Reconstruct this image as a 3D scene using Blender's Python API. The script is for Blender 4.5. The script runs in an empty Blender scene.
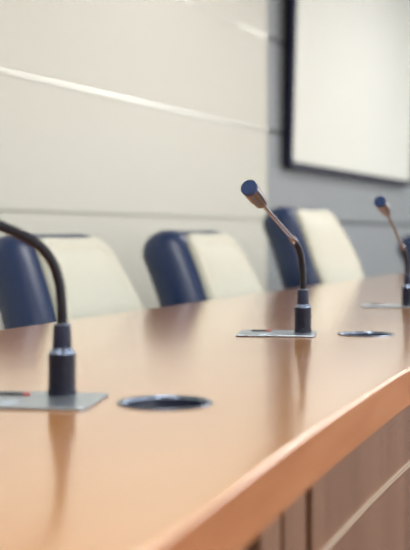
import bpy, bmesh, math
from mathutils import Vector, Matrix

scn = bpy.context.scene
col = scn.collection
PI = math.pi
FPX, HOR, CX = 1100.0, 235.0, 205.0        # focal length in pixels, horizon row, centre column (410x550)
CAM_Z, TOP_Z = 0.8893, 0.74                # lens height, table top height

# ---------------------------------------------------------------- frames
PHI = math.radians(22.92)                  # the table runs this far off the viewing axis
U = Vector((math.sin(PHI), math.cos(PHI), 0)); N = Vector((math.cos(PHI), -math.sin(PHI), 0))
PSI = math.radians(25.43)                  # the panelled wall
WD = Vector((math.sin(PSI), math.cos(PSI), 0)); WM = Vector((math.cos(PSI), -math.sin(PSI), 0))
def T(t, n, z=0.0):
    p = U*t + N*n; return Vector((p.x, p.y, z))
def W(s, m, z=0.0):
    p = WD*s + WM*m; return Vector((p.x, p.y, z))
M_WALL = Matrix((( WD.x, -WM.x, 0), (WD.y, -WM.y, 0), (0, 0, 1)))   # local x along the wall, local y into the wall

# ---------------------------------------------------------------- materials
def srgb(r, g, b):
    f = lambda c: (c/255/12.92) if c/255 <= .04045 else ((c/255+.055)/1.055)**2.4
    return (f(r), f(g), f(b), 1)
def mat(name, rgb, rough=.5, metal=0.0, spec=.5, coat=0.0, coat_rough=.1, bump=None, mottled=0.0, mscale=6.0):
    m = bpy.data.materials.new(name); m.use_nodes = True
    nt = m.node_tree; b = nt.nodes['Principled BSDF']
    b.inputs['Base Color'].default_value = rgb
    b.inputs['Roughness'].default_value = rough
    b.inputs['Metallic'].default_value = metal
    b.inputs['Specular IOR Level'].default_value = spec
    b.inputs['Coat Weight'].default_value = coat
    b.inputs['Coat Roughness'].default_value = coat_rough
    tc = nt.nodes.new('ShaderNodeTexCoord')
    if mottled:
        nz = nt.nodes.new('ShaderNodeTexNoise'); nz.inputs['Scale'].default_value = mscale; nz.inputs['Detail'].default_value = 4
        mx = nt.nodes.new('ShaderNodeMix'); mx.data_type = 'RGBA'
        mx.inputs[6].default_value = tuple(c*(1-mottled) for c in rgb[:3]) + (1,)
        mx.inputs[7].default_value = tuple(min(1, c*(1+mottled)) for c in rgb[:3]) + (1,)
        nt.links.new(tc.outputs['Object'], nz.inputs['Vector']); nt.links.new(nz.outputs['Fac'], mx.inputs[0])
        nt.links.new(mx.outputs[2], b.inputs['Base Color'])
    if bump:
        nz = nt.nodes.new('ShaderNodeTexNoise'); nz.inputs['Scale'].default_value = bump[0]; nz.inputs['Detail'].default_value = 3
        bp = nt.nodes.new('ShaderNodeBump'); bp.inputs['Strength'].default_value = bump[1]; bp.inputs['Distance'].default_value = .002
        nt.links.new(tc.outputs['Object'], nz.inputs['Vector']); nt.links.new(nz.outputs['Fac'], bp.inputs['Height'])
        nt.links.new(bp.outputs['Normal'], b.inputs['Normal'])
    return m
def wood(name, a, b_, c, rough, scale, spec=.5, coat=0.0):
    """veneer: long streaks of grain; scale = noise scale along the object's x, y, z"""
    m = bpy.data.materials.new(name); m.use_nodes = True
    nt = m.node_tree; b = nt.nodes['Principled BSDF']
    tc = nt.nodes.new('ShaderNodeTexCoord')
    mp = nt.nodes.new('ShaderNodeMapping'); mp.inputs['Scale'].default_value = scale; mp.inputs['Rotation'].default_value = (.55, .62, .41)
    n1 = nt.nodes.new('ShaderNodeTexNoise'); n1.inputs['Scale'].default_value = 1; n1.inputs['Detail'].default_value = 6; n1.inputs['Distortion'].default_value = .6
    cr = nt.nodes.new('ShaderNodeValToRGB')
    cr.color_ramp.elements[0].position = .28; cr.color_ramp.elements[0].color = a
    cr.color_ramp.elements[1].position = .75; cr.color_ramp.elements[1].color = c
    e = cr.color_ramp.elements.new(.5); e.color = b_
    nt.links.new(tc.outputs['Object'], mp.inputs['Vector']); nt.links.new(mp.outputs['Vector'], n1.inputs['Vector'])
    nt.links.new(n1.outputs['Fac'], cr.inputs['Fac']); nt.links.new(cr.outputs['Color'], b.inputs['Base Color'])
    b.inputs['Roughness'].default_value = rough; b.inputs['Specular IOR Level'].default_value = spec
    b.inputs['Coat Weight'].default_value = coat; b.inputs['Coat Roughness'].default_value = .14
    return m
def emit(name, rgb, k):
    m = bpy.data.materials.new(name); m.use_nodes = True
    b = m.node_tree.nodes['Principled BSDF']
    b.inputs['Base Color'].default_value = (.8, .8, .8, 1)
    b.inputs['Emission Color'].default_value = rgb; b.inputs['Emission Strength'].default_value = k
    return m

WOOD = wood('beech veneer', srgb(203,142,86), srgb(211,152,96), srgb(218,162,107), .16, (1.1, 26, 26), coat=1.0)
EDGE = wood('beech edge banding', srgb(180,113,70), srgb(193,126,82), srgb(204,139,95), .5, (5, 30, 30), spec=.2)
PANEL = wood('brown fascia veneer', srgb(128,90,68), srgb(143,103,79), srgb(160,119,94), .42, (22, 22, .9))
SEAM = mat('dark seam', srgb(36,26,36), .7)
WALLW = mat('cream wall panel', srgb(204,204,193), .42, mottled=.012, mscale=2)
WALLG = mat('grey wall panel', srgb(146,152,157), .5, mottled=.012, mscale=2)
PAINT = mat('cream paint', srgb(214,209,196), .8, bump=(180, .1))
CEIL = mat('white ceiling paint', srgb(226,223,214), .85, bump=(120, .1))
CARPET = mat('grey blue carpet', srgb(96,96,104), .95, bump=(400, .6), mottled=.12, mscale=60)
ALU = mat('brushed aluminium', srgb(226,224,216), .26, 1.0)
PALE = mat('pale lacquered strip', srgb(232,229,218), .25)
RIM = mat('grey anodised rim', srgb(128,140,160), .3, 1.0)
BEIGE = mat('pale beige inlay', srgb(224,202,178), .35)
STEEL = mat('satin steel plate', srgb(200,213,226), .32, 1.0)
CHROME = mat('chrome', srgb(205,208,212), .08, 1.0)
NAVY = mat('blue black plastic', srgb(16,19,42), .42, spec=.35, bump=(900, .15))
NAVYR = mat('blue black rubber sleeve', srgb(26,31,60), .5, spec=.35)
NECK = mat('dark flexible tube', srgb(15,15,30), .4, spec=.35)
SILVERBLUE = mat('pale anodised ring', srgb(142,158,186), .3, .9)
COPPER = mat('warm nickel', srgb(128,122,126), .26, 1.0)
GRILLE = mat('blue woven mic grille', srgb(32,58,108), .5, .2, bump=(1500, .8))
BOARD = mat('white writing surface', srgb(229,231,224), .55, spec=.25)
FRAME = mat('midnight blue frame', srgb(18,25,56), .4, spec=.25)
LEATHER = mat('navy leather', srgb(13,42,84), .42, bump=(260, .18), spec=.4, coat=.4, coat_rough=.33)
CREAM = mat('cream leather', srgb(192,194,181), .5, bump=(260, .18))
CREAM2 = mat('cream leather piping', srgb(222,220,204), .4)
PLASTIC = mat('charcoal plastic', srgb(38,40,48), .45)
RED = mat('red button', srgb(190,40,40), .35)
GREEN = mat('dark green button', srgb(40,66,60), .35)
HOLE = mat('dark blue liner', srgb(24,34,62), .3)
GLASS = mat('window frame white', srgb(225,225,222), .4)
LAMP = emit('ceiling lamp diffuser', (1, .985, .958, 1), 13.5)

# ---------------------------------------------------------------- building helpers
def link(name, bm, m, parent=None, smooth=False, angle=None):
    bmesh.ops.recalc_face_normals(bm, faces=bm.faces[:])
    me = bpy.data.meshes.new(name); bm.to_mesh(me); bm.free()
    for mm in (m if isinstance(m, (list, tuple)) else [m]): me.materials.append(mm)
    if smooth:
        for p in me.polygons: p.use_smooth = True
        if angle: me.set_sharp_from_angle(angle=math.radians(angle))
    o = bpy.data.objects.new(name, me); col.objects.link(o)
    if parent: o.parent = parent
    return o
def thing(name, label, cat, loc, rotz=0, group=None):
    o = bpy.data.objects.new(name, None); o.empty_display_size = .05; col.objects.link(o)
    o.location = loc; o.rotation_euler = (0, 0, rotz); o['label'] = label; o['category'] = cat
    if group: o['group'] = group
    return o
def struct(o): o['kind'] = 'structure'; return o
def box(bm, c, s, rot=None, mi=0):
    r = bmesh.ops.create_cube(bm, size=1)
    for v in r['verts']:
        p = Vector((v.co.x*s[0], v.co.y*s[1], v.co.z*s[2]))
        v.co = (rot @ p if rot else p) + Vector(c)
    for f in {f for v in r['verts'] for f in v.link_faces}: f.material_index = mi
    return r['verts']
def bevel(bm, w, seg=2, angle=40):
    es = [e for e in bm.edges if len(e.link_faces) == 2 and e.calc_face_angle(0) > math.radians(angle)]
    bmesh.ops.bevel(bm, geom=es, offset=w, segments=seg, affect='EDGES', profile=.5)
def lathe(bm, prof, seg=40, mat4=None, cap0=True, cap1=True):
    """prof: list of (radius, z); revolved about z"""
    rings = []
    for r, z in prof:
        if r < 1e-6: rings.append([bm.verts.new((0, 0, z))])
        else: rings.append([bm.verts.new((r*math.cos(2*PI*k/seg), r*math.sin(2*PI*k/seg), z)) for k in range(seg)])
    for a, b in zip(rings, rings[1:]):
        for k in range(seg):
            q = [a[k % len(a)], a[(k+1) % len(a)], b[(k+1) % len(b)], b[k % len(b)]]
            u = []
            for v in q:
                if v not in u: u.append(v)
            if len(u) > 2: bm.faces.new(u)
    if cap0 and len(rings[0]) > 1: bm.faces.new(rings[0])
    if cap1 and len(rings[-1]) > 1: bm.faces.new(rings[-1])
    if mat4:
        for ring in rings:
            for v in ring: v.co = mat4 @ v.co
def spline(pts, n=12):
    P = [Vector(p) for p in pts]; P = [2*P[0]-P[1]] + P + [2*P[-1]-P[-2]]
    out = []
    for i in range(1, len(P)-2):
        a, b, c, d = P[i-1], P[i], P[i+1], P[i+2]
        for k in range(n):
            x = k/n
            out.append(.5*((2*b) + (c-a)*x + (2*a-5*b+4*c-d)*x*x + (3*b-a-3*c+d)*x**3))
    out.append(P[-2].copy()); return out
def tube(bm, pts, r, seg=20, ripple=0):
    """swept tube; r a number or a function of 0..1"""
    rings = []; up = Vector((0, 1, 0.13)).normalized(); n = len(pts)
    for i, p in enumerate(pts):
        d = (pts[min(i+1, n-1)] - pts[max(i-1, 0)]).normalized()
        s = d.cross(up).normalized(); up2 = s.cross(d).normalized()
        rr = r(i/(n-1)) if callable(r) else r
        if ripple and i % 2: rr *= 1-ripple
        rings.append([bm.verts.new(p + (s*math.cos(2*PI*k/seg) + up2*math.sin(2*PI*k/seg))*rr) for k in range(seg)])
    for a, b in zip(rings, rings[1:]):
        for k in range(seg): bm.faces.new((a[k], a[(k+1) % seg], b[(k+1) % seg], b[k]))
    bm.faces.new(rings[0]); bm.faces.new(rings[-1])
def axis_matrix(p, d):
    q = Vector(d).normalized().to_track_quat('Z', 'Y').to_matrix().to_4x4()
    return Matrix.Translation(p) @ q
def inset_outline(o, d):
    n = len(o); out = []
    for i in range(n):
        a, b, c = o[i-1], o[i], o[(i+1) % n]
        t = Vector((c[0]-a[0], c[1]-a[1])).normalized(); out.append((b[0]-t.y*d, b[1]+t.x*d))   # outlines run anticlockwise
    return out
def loft(bm, outline, prof, place, mi=0):
    """outline (x, h) anticlockwise; prof: list of (depth, inset); place(x, depth, h) -> Vector"""
    rings = []
    for dep, ins in prof:
        rings.append([bm.verts.new(place(x, dep, h)) for x, h in inset_outline(outline, ins)])
    n = len(outline); fs = []
    for a, b in zip(rings, rings[1:]):
        for k in range(n): fs.append(bm.faces.new((a[k], a[(k+1) % n], b[(k+1) % n], b[k])))
    for ring in (rings[0], rings[-1]):
        c = Vector((0, 0, 0))
        for v in ring: c += v.co
        cv = bm.verts.new(c/n)
        for k in range(n): fs.append(bm.faces.new((ring[k], ring[(k+1) % n], cv)))
    for f in fs: f.material_index = mi
def round_poly(corners, k=7):
    """corners: (x, h, radius) anticlockwise -> outline with rounded corners"""
    out = []; n = len(corners)
    for i in range(n):
        p = Vector(corners[i][:2]); r = corners[i][2]
        a = (Vector(corners[i-1][:2]) - p).normalized(); b = (Vector(corners[(i+1) % n][:2]) - p).normalized()
        ang = a.angle(b); d = r/math.tan(ang/2)
        s, e = p + a*d, p + b*d
        cen = p + (a+b).normalized()*(r/math.sin(ang/2))
        v0, v1 = s-cen, e-cen
        th = v0.angle(v1)
        for j in range(k+1):
            x = j/k
            w = (v0*math.sin((1-x)*th) + v1*math.sin(x*th))/math.sin(th)
            out.append(tuple(cen + w))
    # extra points on the long straights
    res = []
    for i, p in enumerate(out):
        q = out[(i+1) % len(out)]; L = math.hypot(q[0]-p[0], q[1]-p[1]); m = max(1, int(L/.03))
        for j in range(m): res.append((p[0]+(q[0]-p[0])*j/m, p[1]+(q[1]-p[1])*j/m))
    return res
def ptable(px, py):
    """the point of the table top that the photograph shows at a pixel"""
    k = (CAM_Z-TOP_Z)/(py-HOR)
    return Vector(((px-CX)*k, FPX*k, TOP_Z))

# ---------------------------------------------------------------- the room
S0, S1, M0, M1, RH = -3.4, 11.4, -2.18, 4.3, 2.75
ROT_W = PI/2 - PSI
def wbox(bm, s0, s1, m0, m1, z0, z1, mi=0):
    box(bm, W((s0+s1)/2, (m0+m1)/2, (z0+z1)/2), (s1-s0, m1-m0, z1-z0), M_WALL, mi)
bm = bmesh.new(); wbox(bm, S0-.2, S1+.2, M0-.2, M1+.2, -.1, 0); struct(link('floor', bm, CARPET))
bm = bmesh.new(); wbox(bm, S0-.2, S1+.2, M0-.2, M1+.2, RH, RH+.1); struct(link('ceiling', bm, CEIL))
bm = bmesh.new(); wbox(bm, S0-.2, S0, M0-.2, M1+.2, 0, RH); struct(link('wall_left', bm, PAINT))
bm = bmesh.new()
wbox(bm, S1, S1+.2, M0-.2, 1.3, 0, RH); wbox(bm, S1, S1+.2, 4.1, M1+.2, 0, RH)
wbox(bm, S1, S1+.2, 1.3, 4.1, 0, .85); wbox(bm, S1, S1+.2, 1.3, 4.1, 2.6, RH)
struct(link('wall_right', bm, PAINT))
bm = bmesh.new()
for q in ((1.3, 1.35, .85, 2.6), (4.05, 4.1, .85, 2.6), (2.67, 2.73, .85, 2.6), (1.35, 4.05, .85, .9), (1.35, 4.05, 2.55, 2.6)):
    wbox(bm, S1+.06, S1+.12, q[0], q[1], q[2], q[3])
struct(link('window_6', bm, GLASS))  # unseen window, added so the aluminium joint strips reflect something bright
L = bpy.data.lights.new('daylight', 'AREA'); L.shape = 'RECTANGLE'; L.size = 2.7; L.size_y = 1.65; L.energy = 24; L.color = (1.0, .985, .95)
lo = bpy.data.objects.new('daylight', L); col.objects.link(lo); lo.location = W(S1+.03, 2.7, 1.725); lo.rotation_euler = (-WD).to_track_quat('-Z', 'Y').to_euler()  # area light of the added end window, brightens the wall strips
# panelled wall: carcass, then cladding boards with recessed joints
bm = bmesh.new(); wbox(bm, S0, S1, M0-.2, M0-.022, 0, RH); wall_back = struct(link('wall_back', bm, SEAM))
SB = 5.353                                                     # where cream cladding meets grey cladding
rows = [0.1, .480, .965, 1.437, 1.925, 2.41, RH]
GAP = .014
for name, s0, s1, m in (('cream_cladding', S0, SB-.004, WALLW), ('grey_cladding', SB+.004, S1, WALLG)):
    bm = bmesh.new()
    for z0, z1 in zip(rows, rows[1:]):
        a = z0 + (GAP/2 if z0 > .2 else 0); b = z1 - (GAP/2 if z1 < RH else 0)
        wbox(bm, s0, s1, M0-.022, M0, a, b)
    bevel(bm, .003, 2)
    link(name, bm, m, wall_back)
bm = bmesh.new()
for z in rows[3:-1]: wbox(bm, S0, SB-.004, M0-.022, M0+.003, z-GAP/2+.001, z+GAP/2-.001)
bevel(bm, .002, 3)
link('joint_strip', bm, ALU, wall_back)
bm = bmesh.new()
for z in rows[1:3]: wbox(bm, S0, SB-.004, M0-.022, M0-.012, z-GAP/2, z+GAP/2)
link('joint_bead', bm, WALLW, wall_back)
bm = bmesh.new(); wbox(bm, S0, S1, M0-.022, M0+.004, 0, .098); struct(link('baseboard_back', bm, ALU))
# window wall behind the camera
wins = [(-2.4, -.4), (.2, 2.2), (2.8, 4.8), (5.4, 7.4), (8.0, 10.0)]
WZ0, WZ1 = .85, 2.45
bm = bmesh.new()
wbox(bm, S0, S1, M1, M1+.2, 0, WZ0); wbox(bm, S0, S1, M1, M1+.2, WZ1, RH)
edges = [S0] + [e for w in wins for e in w] + [S1]
for a, b in zip(edges[::2], edges[1::2]): wbox(bm, a, b, M1, M1+.2, WZ0, WZ1)
struct(link('wall_front', bm, PAINT))
for i, (a, b) in enumerate(wins):
    bm = bmesh.new(); f = .05
    for q in ((a, a+f, WZ0, WZ1), (b-f, b, WZ0, WZ1), ((a+b)/2-f/2, (a+b)/2+f/2, WZ0, WZ1), (a+f, b-f, WZ0, WZ0+f), (a+f, b-f, WZ1-f, WZ1)):
        wbox(bm, q[0], q[1], M1+.06, M1+.12, q[2], q[3])
    o = struct(link(f'window_{i+1}', bm, GLASS))
    L = bpy.data.lights.new('daylight', 'AREA'); L.shape = 'RECTANGLE'; L.size = b-a-.1; L.size_y = WZ1-WZ0-.1
    L.energy = 12; L.color = (1.0, .985, .95)
    lo = bpy.data.objects.new('daylight', L); col.objects.link(lo)
    lo.location = W((a+b)/2, M1+.03, (WZ0+WZ1)/2)
    lo.rotation_euler = (-WM).to_track_quat('-Z', 'Y').to_euler()
# recessed lamps in the ceiling
k = 0
for s in (-1.6, 1.2, 4.0, 6.8, 9.6):
    for m, word in ((-.55, 'panelled wall'), (2.3, 'windows')):
        k += 1
        t = thing('ceiling_light', 'square recessed ceiling light panel', 'ceiling light', W(s, m, RH), ROT_W, 'recessed ceiling lights')
        bm = bmesh.new()
        for c, sz in (((0, .31, -.008), (.64, .02, .016)), ((0, -.31, -.008), (.64, .02, .016)), ((.31, 0, -.008), (.02, .6, .016)), ((-.31, 0, -.008), (.02, .6, .016))):
            box(bm, c, sz)
        link('frame', bm, GLASS, t)
        bm = bmesh.new(); box(bm, (0, 0, -.005), (.6, .6, .008))
        for f in bm.faces: f.normal_update(); f.material_index = 0 if f.normal.z < -.5 else 1
        link('diffuser', bm, [LAMP, GLASS], t)

# ---------------------------------------------------------------- the whiteboard
def whiteboard():
    s0, s1, z0, z1 = 5.53, 8.04, 1.247, 2.73
    root = thing('whiteboard', 'large white board in a dark blue frame on the grey wall', 'whiteboard', W((s0+s1)/2, M0+.003, z0), ROT_W)
    w, h = (s1-s0)/2, z1-z0
    tilt = math.radians(1.7)
    def place(x, d, z):                                        # local -y points into the room
        y = -(d + z*math.tan(tilt)); return Vector((x, y, z))
    out = round_poly([(-w, 0, .045), (w, 0, .045), (w, h, .045), (-w, h, .045)])
    bm = bmesh.new()
    loft(bm, out, [(.024, .004), (.028, 0), (.052, 0), (.056, .004), (.056, .034), (.050, .038), (.046, .038)], place)
    link('frame', bm, FRAME, root)
    inn = round_poly([(-w+.040, .040, .05), (w-.040, .040, .05), (w-.040, h-.040, .05), (-w+.040, h-.040, .05)])
    bm = bmesh.new(); loft(bm, inn, [(.047, 0), (.0505, 0)], place); link('writing_surface', bm, BOARD, root)
    for sx in (-1, 1):
        bm = bmesh.new(); d = .025 + (h-.16)*math.tan(tilt); box(bm, (sx*(w-.3), -d/2+.003, h-.12), (.08, d+.006, .08)); link('wall_bracket', bm, PLASTIC, root)
        bm = bmesh.new(); box(bm, (sx*(w-.3), -.0115, .12), (.08, .029, .08)); link('wall_bracket', bm, PLASTIC, root)
    return root
whiteboard()

# ---------------------------------------------------------------- the table
NF = [(-1.2, -.115), (-.4, -.170), (.2, -.209), (.47, -.227), (.785, -.250), (1.0, -.261), (1.227, -.269), (1.6, -.273), (2.2, -.275), (4.0, -.275), (6.6, -.275)]
NFS = spline([(a, b, 0) for a, b in NF], 16)
def nfront(t):
    for p, q in zip(NFS, NFS[1:]):
        if p.x <= t <= q.x: return p.y + (q.y-p.y)*(t-p.x)/max(1e-9, q.x-p.x)
    return NFS[-1].y if t > 0 else NFS[0].y
NFAR, SLAB = -.973, .045
TA, TB = -1.15, 6.5
ROT_T = PI/2 - PHI
table = thing('conference_table', 'long beech veneer conference table with curved front and brown fascia', 'table', T(TA, -.6, 0), ROT_T)
OT = T(TA, -.6, 0)
def TL(t, n, z):                                               # table frame -> table-local (x along, y towards the far side)
    return Vector((t-TA, -(n+.6), z))
def pix_on_fascia(px, setback=.03):
    a = (px-CX)/FPX; Y = 1.0
    for _ in range(60):
        t = (U.x*a + U.y)*Y
        Y = (nfront(t)-setback)/(N.x*a + N.y)
    return (U.x*a + U.y)*Y, Y

mic_px = [(62, 395.8), (303, 333.4), (408, 306)]
mic_pos = [ptable(*p) for p in mic_px]
hole_pos = [ptable(165, 403), ptable(366, 334.4)]
HOLE_R = .043

def tabletop():
    bm = bmesh.new(); e = .004; r = .0035
    ts = [TA + (TB-TA)*i/150 for i in range(151)]
    rings = []
    for t in ts:
        f = nfront(t); b = NFAR
        sec = [(b+e, TOP_Z-SLAB), (b, TOP_Z-SLAB+e), (b, TOP_Z-e), (b+e*.3, TOP_Z-e*.3), (b+e, TOP_Z)]
        for j in range(6):
            th = PI/2*j/5; sec.append((f-r+r*math.sin(th), TOP_Z-r+r*math.cos(th)))
        sec += [(f, TOP_Z-SLAB+e), (f-e, TOP_Z-SLAB)]
        rings.append([bm.verts.new(TL(t, n, z)) for n, z in sec])
    m = len(rings[0])
    for a, c in zip(rings, rings[1:]):
        for k in range(m): bm.faces.new((a[k], a[(k+1) % m], c[(k+1) % m], c[k]))
    bm.faces.new(rings[0]); bm.faces.new(rings[-1])
    o = link('tabletop', bm, [WOOD, EDGE], table)
    # bore the two round recesses through the slab
    bm = bmesh.new()
    for h in hole_pos:
        d = h - OT; lx, ly = d.dot(U), -d.dot(N)
        lathe(bm, [(HOLE_R-.0042, TOP_Z-.2), (HOLE_R-.0042, TOP_Z+.1)], 48, Matrix.Translation((lx, ly, 0)))
    cut = link('cutter', bm, WOOD, table)
    md = o.modifiers.new('bore', 'BOOLEAN'); md.operation = 'DIFFERENCE'; md.object = cut; md.solver = 'EXACT'
    bpy.context.view_layer.update()
    me = bpy.data.meshes.new_from_object(o.evaluated_get(bpy.context.evaluated_depsgraph_get()))
    o.modifiers.clear(); o.data = me
    bpy.data.objects.remove(cut, do_unlink=True)
    for p in me.polygons: p.use_smooth = .02 < abs(p.normal.z) < .995      # only the rounded arris is smooth
    for p in me.polygons:
        if abs(p.normal.z) < .3 and p.normal.y < -.5 and abs(TL(0, nfront(p.center.x+TA), 0).y - p.center.y) < .006: p.material_index = 1
    return o
tabletop()
# fascia boards with dark reveals between them
seam_px = [(254, .040), (283, .013), (309.5, .024)]
seams = [(pix_on_fascia(p)[0], w) for p, w in seam_px]
cuts = [(TA+.06, 0)] + [(-.75, .008), (-.15, .008)] + seams + [(1.75, .008), (2.7, .008), (3.65, .008), (4.6, .008), (5.55, .008)] + [(TB-.06, 0)]
def curved_board(t0, t1, off0, off1, z0, z1, n=10, bev=0):
    bm = bmesh.new(); rings = []
    for i in range(n+1):
        t = t0+(t1-t0)*i/n; f = nfront(t)
        rings.append([bm.verts.new(TL(t, a, z)) for a, z in ((f-off0, z0), (f-off1, z0), (f-off1, z1), (f-off0, z1))])
    for a, c in zip(rings, rings[1:]):
        for k in range(4): bm.faces.new((a[k], a[(k+1) % 4], c[(k+1) % 4], c[k]))
    bm.faces.new(rings[0]); bm.faces.new(rings[-1])
    if bev:
        bmesh.ops.recalc_face_normals(bm, faces=bm.faces[:]); bevel(bm, bev, 1, 50)
    return bm
STRIP_Z = .6047
for (a, wa), (b, wb) in zip(cuts, cuts[1:]):
    link('fascia_board', curved_board(a+wa/2, b-wb/2, .050, .030, .08, TOP_Z-SLAB-.0005, 12, .0012), PANEL, table)
link('fascia_backing', curved_board(TA+.06, TB-.06, .062, .0502, .08, TOP_Z-SLAB-.0005, 60), SEAM, table)
link('plinth', curved_board(TA+.08, TB-.08, .09, .066, 0, .10, 60), SEAM, table)
bm = curved_board(TA+.06, TB-.06, .0298, .0272, STRIP_Z-.0031, STRIP_Z-.0009, 90)
b2 = curved_board(TA+.06, TB-.06, .0298, .0272, STRIP_Z+.0009, STRIP_Z+.0031, 90)
tmp = bpy.data.meshes.new('tmp'); b2.to_mesh(tmp); b2.free(); bm.from_mesh(tmp); bpy.data.meshes.remove(tmp)
o = link('inlay_strip', bm, BEIGE, table); o['label'] = 'pale double metal inlay line'
for t in (TA+.1, 3.2, TB-.1):                                  # gable panels that carry the slab
    bm = bmesh.new(); f = nfront(t)-.068
    box(bm, TL(t, (f+NFAR+.14)/2, (TOP_Z-SLAB)/2), (.04, f-NFAR-.14, TOP_Z-SLAB-.001)); bevel(bm, .002, 1)
    link('gable_panel', bm, PANEL, table)

# ---------------------------------------------------------------- round recesses in the table
def recess(p, label):
    root = thing('table_grommet', label, 'grommet', p, 0, 'round recesses in the table top')
    R = HOLE_R
    bm = bmesh.new()                                           # flanged ring
    lathe(bm, [(R-.0045, -.012), (R-.0045, .0003), (R-.0002, .0003), (R, .0006), (R-.0010, .0012), (R-.0028, .0014), (R-.0046, .0010), (R-.0054, 0), (R-.0058, -.012)], 64, None, False, False)
    link('rim', bm, RIM, root, True, 50)
    bm = bmesh.new()                                           # cup
    lathe(bm, [(R-.0060, -.002), (R-.0066, -.010), (R-.012, -.022), (R-.022, -.029), (0, -.031), (0, -.033), (R-.021, -.031), (R-.0105, -.0235), (R-.0048, -.012), (R-.0048, -.009)], 64, None, False, False)
    link('cup', bm, HOLE, root, True, 50)
    bm = bmesh.new()                                           # inner socket
    lathe(bm, [(.013, -.0305), (.013, -.019), (.011, -.017), (.007, -.017), (.006, -.019), (.006, -.030)], 40, None, False, True)
    link('socket', bm, CHROME, root, True, 40)
recess(hole_pos[0], 'round metal-rimmed recess in the table beside the nearest microphone')
recess(hole_pos[1], 'round metal-rimmed recess in the table beside the sharp middle microphone')

# ---------------------------------------------------------------- gooseneck microphones
def microphone(p, label, neck, stem_end, head_dir, plate_x=-.040, plate_y=-.012):
    """neck / stem_end: offsets from the base in metres (x right, y away, z up)"""
    root = thing('gooseneck_microphone', label, 'microphone', p, 0, 'gooseneck microphones on the table')
    # plate
    rot = Matrix.Rotation(math.radians(-8), 3, 'Z'); cen = Vector((plate_x, plate_y, 0))
    out = round_poly([(-.058, -.047, .003), (.058, -.047, .003), (.058, .047, .003), (-.058, .047, .003)], 4)
    bm = bmesh.new()
    loft(bm, out, [(.0012, 0), (.0018, 0), (.0022, .0005)], lambda x, d, h: rot @ Vector((x, h, 0)) + cen + Vector((0, 0, d)))
    plate = link('mounting_plate', bm, STEEL, root)
    bm = bmesh.new(); loft(bm, out, [(.0003, .0004), (.0012, .0004)], lambda x, d, h: rot @ Vector((x, h, 0)) + cen + Vector((0, 0, d)))
    link('gasket', bm, NAVY, plate)
    def button(x, y, sx, sy, m, name):
        bm = bmesh.new()
        o = round_poly([(-sx, -sy, .0025), (sx, -sy, .0025), (sx, sy, .0025), (-sx, sy, .0025)], 4)
        c = cen + rot @ Vector((x, y, 0))
        loft(bm, o, [(.0021, 0), (.0034, 0), (.0040, .0008)], lambda a, d, h: rot @ Vector((a, h, 0)) + c + Vector((0, 0, d)))
        return link(name, bm, m, plate)
    b = button(-.030, .024, .011, .006, PLASTIC, 'talk_button'); b['label'] = 'dark talk button'
    b = button(-.017+.002, .024, .0035, .004, RED, 'indicator'); b['label'] = 'small red indicator'
    bm = bmesh.new()
    lathe(bm, [(.0, .0021), (.020, .0021), (.020, .0027), (.0, .0027)], 40, Matrix.Translation(cen + rot @ Vector((-.030, -.012, 0))))
    link('speaker_disc', bm, STEEL, plate)
    # socket body and sleeve
    r = .0127
    bm = bmesh.new(); lathe(bm, [(r+.0008, .0021), (r+.0008, .006), (r, .0068), (r, .0388), (r-.0006, .0396)], 48)
    link('socket_body', bm, NAVY, root, True, 35)
    bm = bmesh.new(); lathe(bm, [(r-.0004, .0396), (r-.0006, .0406), (r-.0030, .0434), (r-.0034, .0444)], 48)
    link('socket_ring', bm, SILVERBLUE, root, True, 35)
    bm = bmesh.new(); lathe(bm, [(.0092, .0440), (.0091, .0450), (.0080, .0655), (.0076, .0662)], 48)
    link('strain_sleeve', bm, NAVYR, root, True, 35)
    bm = bmesh.new(); lathe(bm, [(.0077, .0660), (.0077, .0672), (.0062, .0676), (.005, .0676)], 40)
    link('sleeve_ring', bm, SILVERBLUE, root, True, 35)
    # flexible neck
    pts = spline([(0, 0, .0670)] + neck, 14)
    bm = bmesh.new(); tube(bm, pts, .0051, 20, .05); link('gooseneck', bm, NECK, root, True, 60)
    a = Vector(neck[-1]); d0 = (pts[-1]-pts[-3]).normalized(); b = Vector(stem_end); d = (b-a).normalized()
    bm = bmesh.new(); lathe(bm, [(.0050, -.005), (.0054, -.004), (.0054, .003), (.0042, .006), (.0034, .0085)], 32, axis_matrix(a, (d0+d).normalized()))
    link('neck_collar', bm, COPPER, root, True, 35)
    # rigid stem: a slim pair of rods side by side, as the highlight line shows
    bm = bmesh.new(); tube(bm, [a + d*.004, (a+b)/2, b], .0031, 20); link('stem', bm, COPPER, root, True, 60)
    # head
    h = Vector(head_dir).normalized(); hm = axis_matrix(b, h); rh = .0119
    bm = bmesh.new()
    lathe(bm, [(.0034, -.003), (.0048, -.002), (.0080, .001), (.0094, .004), (.0098, .0085), (.0090, .0090), (.0090, .0105), (.0102, .0110), (.0105, .0145), (.0096, .0150), (.0096, .0165),
               (.0110, .0172), (.0113, .0215), (.0105, .0220), (.0105, .0235), (.0117, .0240), (rh, .036), (rh, .044), (.0112, .0445)], 48, hm)
    head = link('mic_head', bm, COPPER, root, True, 35)
    bm = bmesh.new()
    lathe(bm, [(.0112, .0443), (.0121, .0447), (.0122, .0500), (.0116, .0510), (.0112, .0507), (.0106, .0502), (.006, .0510), (0, .0513)], 48, hm)
    link('grille', bm, GRILLE, head, True, 35)
    return root
def px_off(base, px, py, dy):
    """offset from a microphone's base to the point seen at a pixel, dy metres beyond the base"""
    Y = base.y + dy
    return Vector(((px-CX)*Y/FPX - base.x, dy, CAM_Z - (py-HOR)*Y/FPX - TOP_Z))
def from_px(i, pts): return [tuple(px_off(mic_pos[i], *q)) for q in pts]
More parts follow.
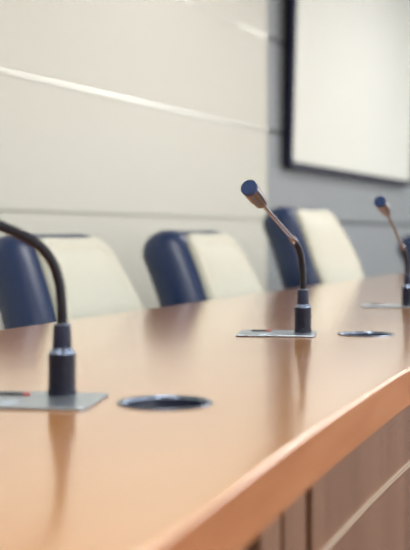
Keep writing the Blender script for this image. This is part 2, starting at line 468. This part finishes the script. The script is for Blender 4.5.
# middle
nk = from_px(1, [(303.2, 283, 0), (302.6, 268, 0), (300.6, 254, -.002), (297.6, 246, -.005), (293.6, 240, -.010)])
se = px_off(mic_pos[1], 262.4, 204.2, -.060); tip = px_off(mic_pos[1], 247.2, 185.6, -.102)
microphone(mic_pos[1], 'sharp gooseneck microphone in the middle of the table with blue-tipped head', nk, se, tip-se)
# right
nk = from_px(2, [(407, 271, 0), (406.6, 262, 0), (405.2, 254, -.003), (402.6, 247, -.010)])
se = px_off(mic_pos[2], 387.5, 213, -.062); tip = px_off(mic_pos[2], 378.6, 199.6, -.106)
microphone(mic_pos[2], 'gooseneck microphone farthest along the table at the right edge of the photo', nk, se, tip-se)
# left
nk = from_px(0, [(61.6, 306, 0), (59.5, 285, 0), (53.5, 265, -.002), (42, 248.5, -.005), (24, 236.5, -.010), (4, 227.5, -.014), (-8, 222.5, -.018)])
se = px_off(mic_pos[0], -62, 205, -.045); tip = px_off(mic_pos[0], -95, 193, -.085)
microphone(mic_pos[0], 'nearest gooseneck microphone, its dark neck bending out of the left side of the photo', nk, se, tip-se, -.020, -.034)

# ---------------------------------------------------------------- chairs
LEAN = math.radians(22)
def make_chair(label):
    """local frame: +y is where the sitter faces; the origin is on the floor under the front face of the backrest"""
    root = thing('office_chair', label, 'chair', (0, 0, 0), 0, 'navy and cream chairs behind the table')
    Z0 = .47
    def bp(x, d, h):                                           # d forward of the front face, h up from Z0
        y = d + .16*x*x*2 - .0
        hh = h - .24
        return Vector((x, y*math.cos(LEAN) - hh*math.sin(LEAN) - .06*max(0, hh)**2*8, Z0 + h*math.cos(LEAN) + y*math.sin(LEAN)))
    out = round_poly([(-.215, .0, .05), (.215, .0, .05), (.236, .20, .2), (.182, .445, .062), (-.182, .445, .062), (-.236, .20, .2)], 9)
    bm = bmesh.new()
    TH = .150
    prof = []
    for j in range(15):                                        # half-round edge
        th = PI*j/14; prof.append((-TH/2-.004 - TH/2*math.cos(th), .066*(1-math.sin(th))))
    loft(bm, out, prof, bp)
    link('backrest_shell', bm, LEATHER, root, True, 80)
    def shrink(ins): return [(x*(1-ins/.21), .225+(h-.225)*(1-ins/.222)) for x, h in out]
    bm = bmesh.new(); rings = []
    for dep, ins in [(-.050, .045), (-.022, .036), (-.006, .034), (.003, .036), (.008, .041), (.009, .049), (.007, .056), (.005, .060), (.009, .066), (.014, .080), (.018, .105), (.020, .14), (.0205, .18)]:
        rings.append([bm.verts.new(bp(x, dep, h)) for x, h in shrink(ins)])
    for a, b in zip(rings, rings[1:]):
        for k in range(len(a)): bm.faces.new((a[k], a[(k+1) % len(a)], b[(k+1) % len(a)], b[k]))
    for r in (rings[0], rings[-1]):
        c = bm.verts.new(sum((v.co for v in r), Vector())/len(r))
        for k in range(len(r)): bm.faces.new((r[k], r[(k+1) % len(r)], c))
    cu = link('backrest_cushion', bm, CREAM, root, True, 80); cu['label'] = 'cream backrest pad'
    pin = [bp(x, .0065, h) for x, h in shrink(.060)]; pin.append(pin[0].copy())
    bm = bmesh.new(); tube(bm, pin, .003, 8); link('piping', bm, CREAM2, cu, True, 80)
    # seat
    so = round_poly([(-.23, .0, .06), (.23, .0, .06), (.24, .44, .09), (-.24, .44, .09)], 8)
    bm = bmesh.new()
    loft(bm, so, [(.415, .02), (.420, .005), (.440, 0), (.455, .003), (.46, .01)], lambda x, d, h: Vector((x, h+.012, d)))
    link('seat_shell', bm, LEATHER, root, True, 70)
    bm = bmesh.new()
    loft(bm, so, [(.452, .012), (.465, .006), (.480, .010), (.492, .03), (.498, .08)], lambda x, d, h: Vector((x, h+.012, d)))
    link('seat_cushion', bm, CREAM, root, True, 70)
    # bracket, column, base
    bm = bmesh.new(); box(bm, (0, -.03, .43), (.09, .22, .03)); box(bm, (0, -.015, .475), (.09, .03, .10)); bevel(bm, .006, 2); link('back_bracket', bm, PLASTIC, root)
    bm = bmesh.new(); lathe(bm, [(.032, .09), (.032, .24), (.018, .245), (.018, .42)], 28, Matrix.Translation((0, .22, 0))); link('gas_column', bm, PLASTIC, root, True, 40)
    for k in range(5):
        a = 2*PI*k/5 + .3; d = Vector((math.cos(a), math.sin(a), 0)); c = Vector((0, .22, 0))
        bm = bmesh.new(); tube(bm, [c + d*.02 + Vector((0, 0, .105)), c + d*.15 + Vector((0, 0, .095)), c + d*.27 + Vector((0, 0, .075))], lambda x: .019-.006*x, 14)
        lg = link('base_leg', bm, ALU, root, True, 60)
        bm = bmesh.new(); sd = Vector((-d.y, d.x, 0))
        for q in (-1, 1): lathe(bm, [(.012, -.009), (.026, -.008), (.027, 0), (.026, .008), (.012, .009)], 24, axis_matrix(c + d*.27 + sd*q*.013 + Vector((0, 0, .0275)), sd))
        lathe(bm, [(.008, .03), (.008, .07)], 14, Matrix.Translation(c + d*.27))
        link('caster', bm, PLASTIC, lg, True, 40)
    return root
def copy_tree(o, parent=None):
    c = o.copy(); col.objects.link(c)
    if parent: c.parent = parent
    for ch in o.children: copy_tree(ch, c)
    return c
#            x      y      turn   lift    label
spots = [(-.246, 2.517, 0.0, .032, 'navy and cream chair nearest the left side, behind the nearest microphone'),
         (.076, 3.020, 0.0, .042, 'navy and cream chair between the nearest and middle microphones'),
         (.4520, 3.950, -8.0, .130, 'taller-standing navy and cream chair directly behind the middle microphone'),
         (1.175, 5.380, 0.0, .030, 'navy chair at the right edge, mostly cut off behind the farthest microphone')]
proto = make_chair(spots[0][4])
for i, (x, y, turn, lift, label) in enumerate(spots):
    c = proto if i == 0 else copy_tree(proto)
    c['label'] = label; c.location = (x, y, 0); c.rotation_euler.z = -PHI - PI/2 + PI/2 + (PI*0) + turn
    # facing +y local -> N world
    c.rotation_euler.z = math.atan2(N.y, N.x) - PI/2 + math.radians(turn)
    if i == 2: c.scale.x = .94
    for ch in c.children:                                      # gas lift: only what rides on the column moves
        if ch.name.split('.')[0] in ('backrest_shell', 'backrest_cushion', 'seat_shell', 'seat_cushion', 'back_bracket'): ch.location.z = lift
        if ch.name.startswith('gas_column'): ch.scale.z = 1; ch.location.z = lift*.9

# ---------------------------------------------------------------- world, camera, output look
wd = bpy.data.worlds.new('sky'); scn.world = wd; wd.use_nodes = True
bg = wd.node_tree.nodes['Background']; bg.inputs['Color'].default_value = (.86, .93, 1, 1); bg.inputs['Strength'].default_value = 1.2
cd = bpy.data.cameras.new('camera'); cam = bpy.data.objects.new('camera', cd); col.objects.link(cam)
cd.sensor_fit = 'VERTICAL'; cd.sensor_height = 36; cd.sensor_width = 36*410/550
cd.lens = FPX/550*36; cd.shift_y = -(275-HOR)/550
cam.location = (0, 0, CAM_Z); cam.rotation_euler = (PI/2, 0, 0)
cd.clip_start = .02
cd.dof.use_dof = True; cd.dof.focus_distance = 1.43; cd.dof.aperture_fstop = cd.lens/1000/.0145
scn.camera = cam
vs = scn.view_settings; vs.view_transform = 'Standard'; vs.look = 'None'; vs.gamma = 1; vs.use_curve_mapping = False; vs.exposure = 0.92
scn.cycles.use_denoising = True
scn.cycles.denoising_prefilter = 'ACCURATE'; scn.cycles.denoising_input_passes = 'RGB'
scn.cycles.caustics_reflective = False; scn.cycles.sample_clamp_indirect = 3
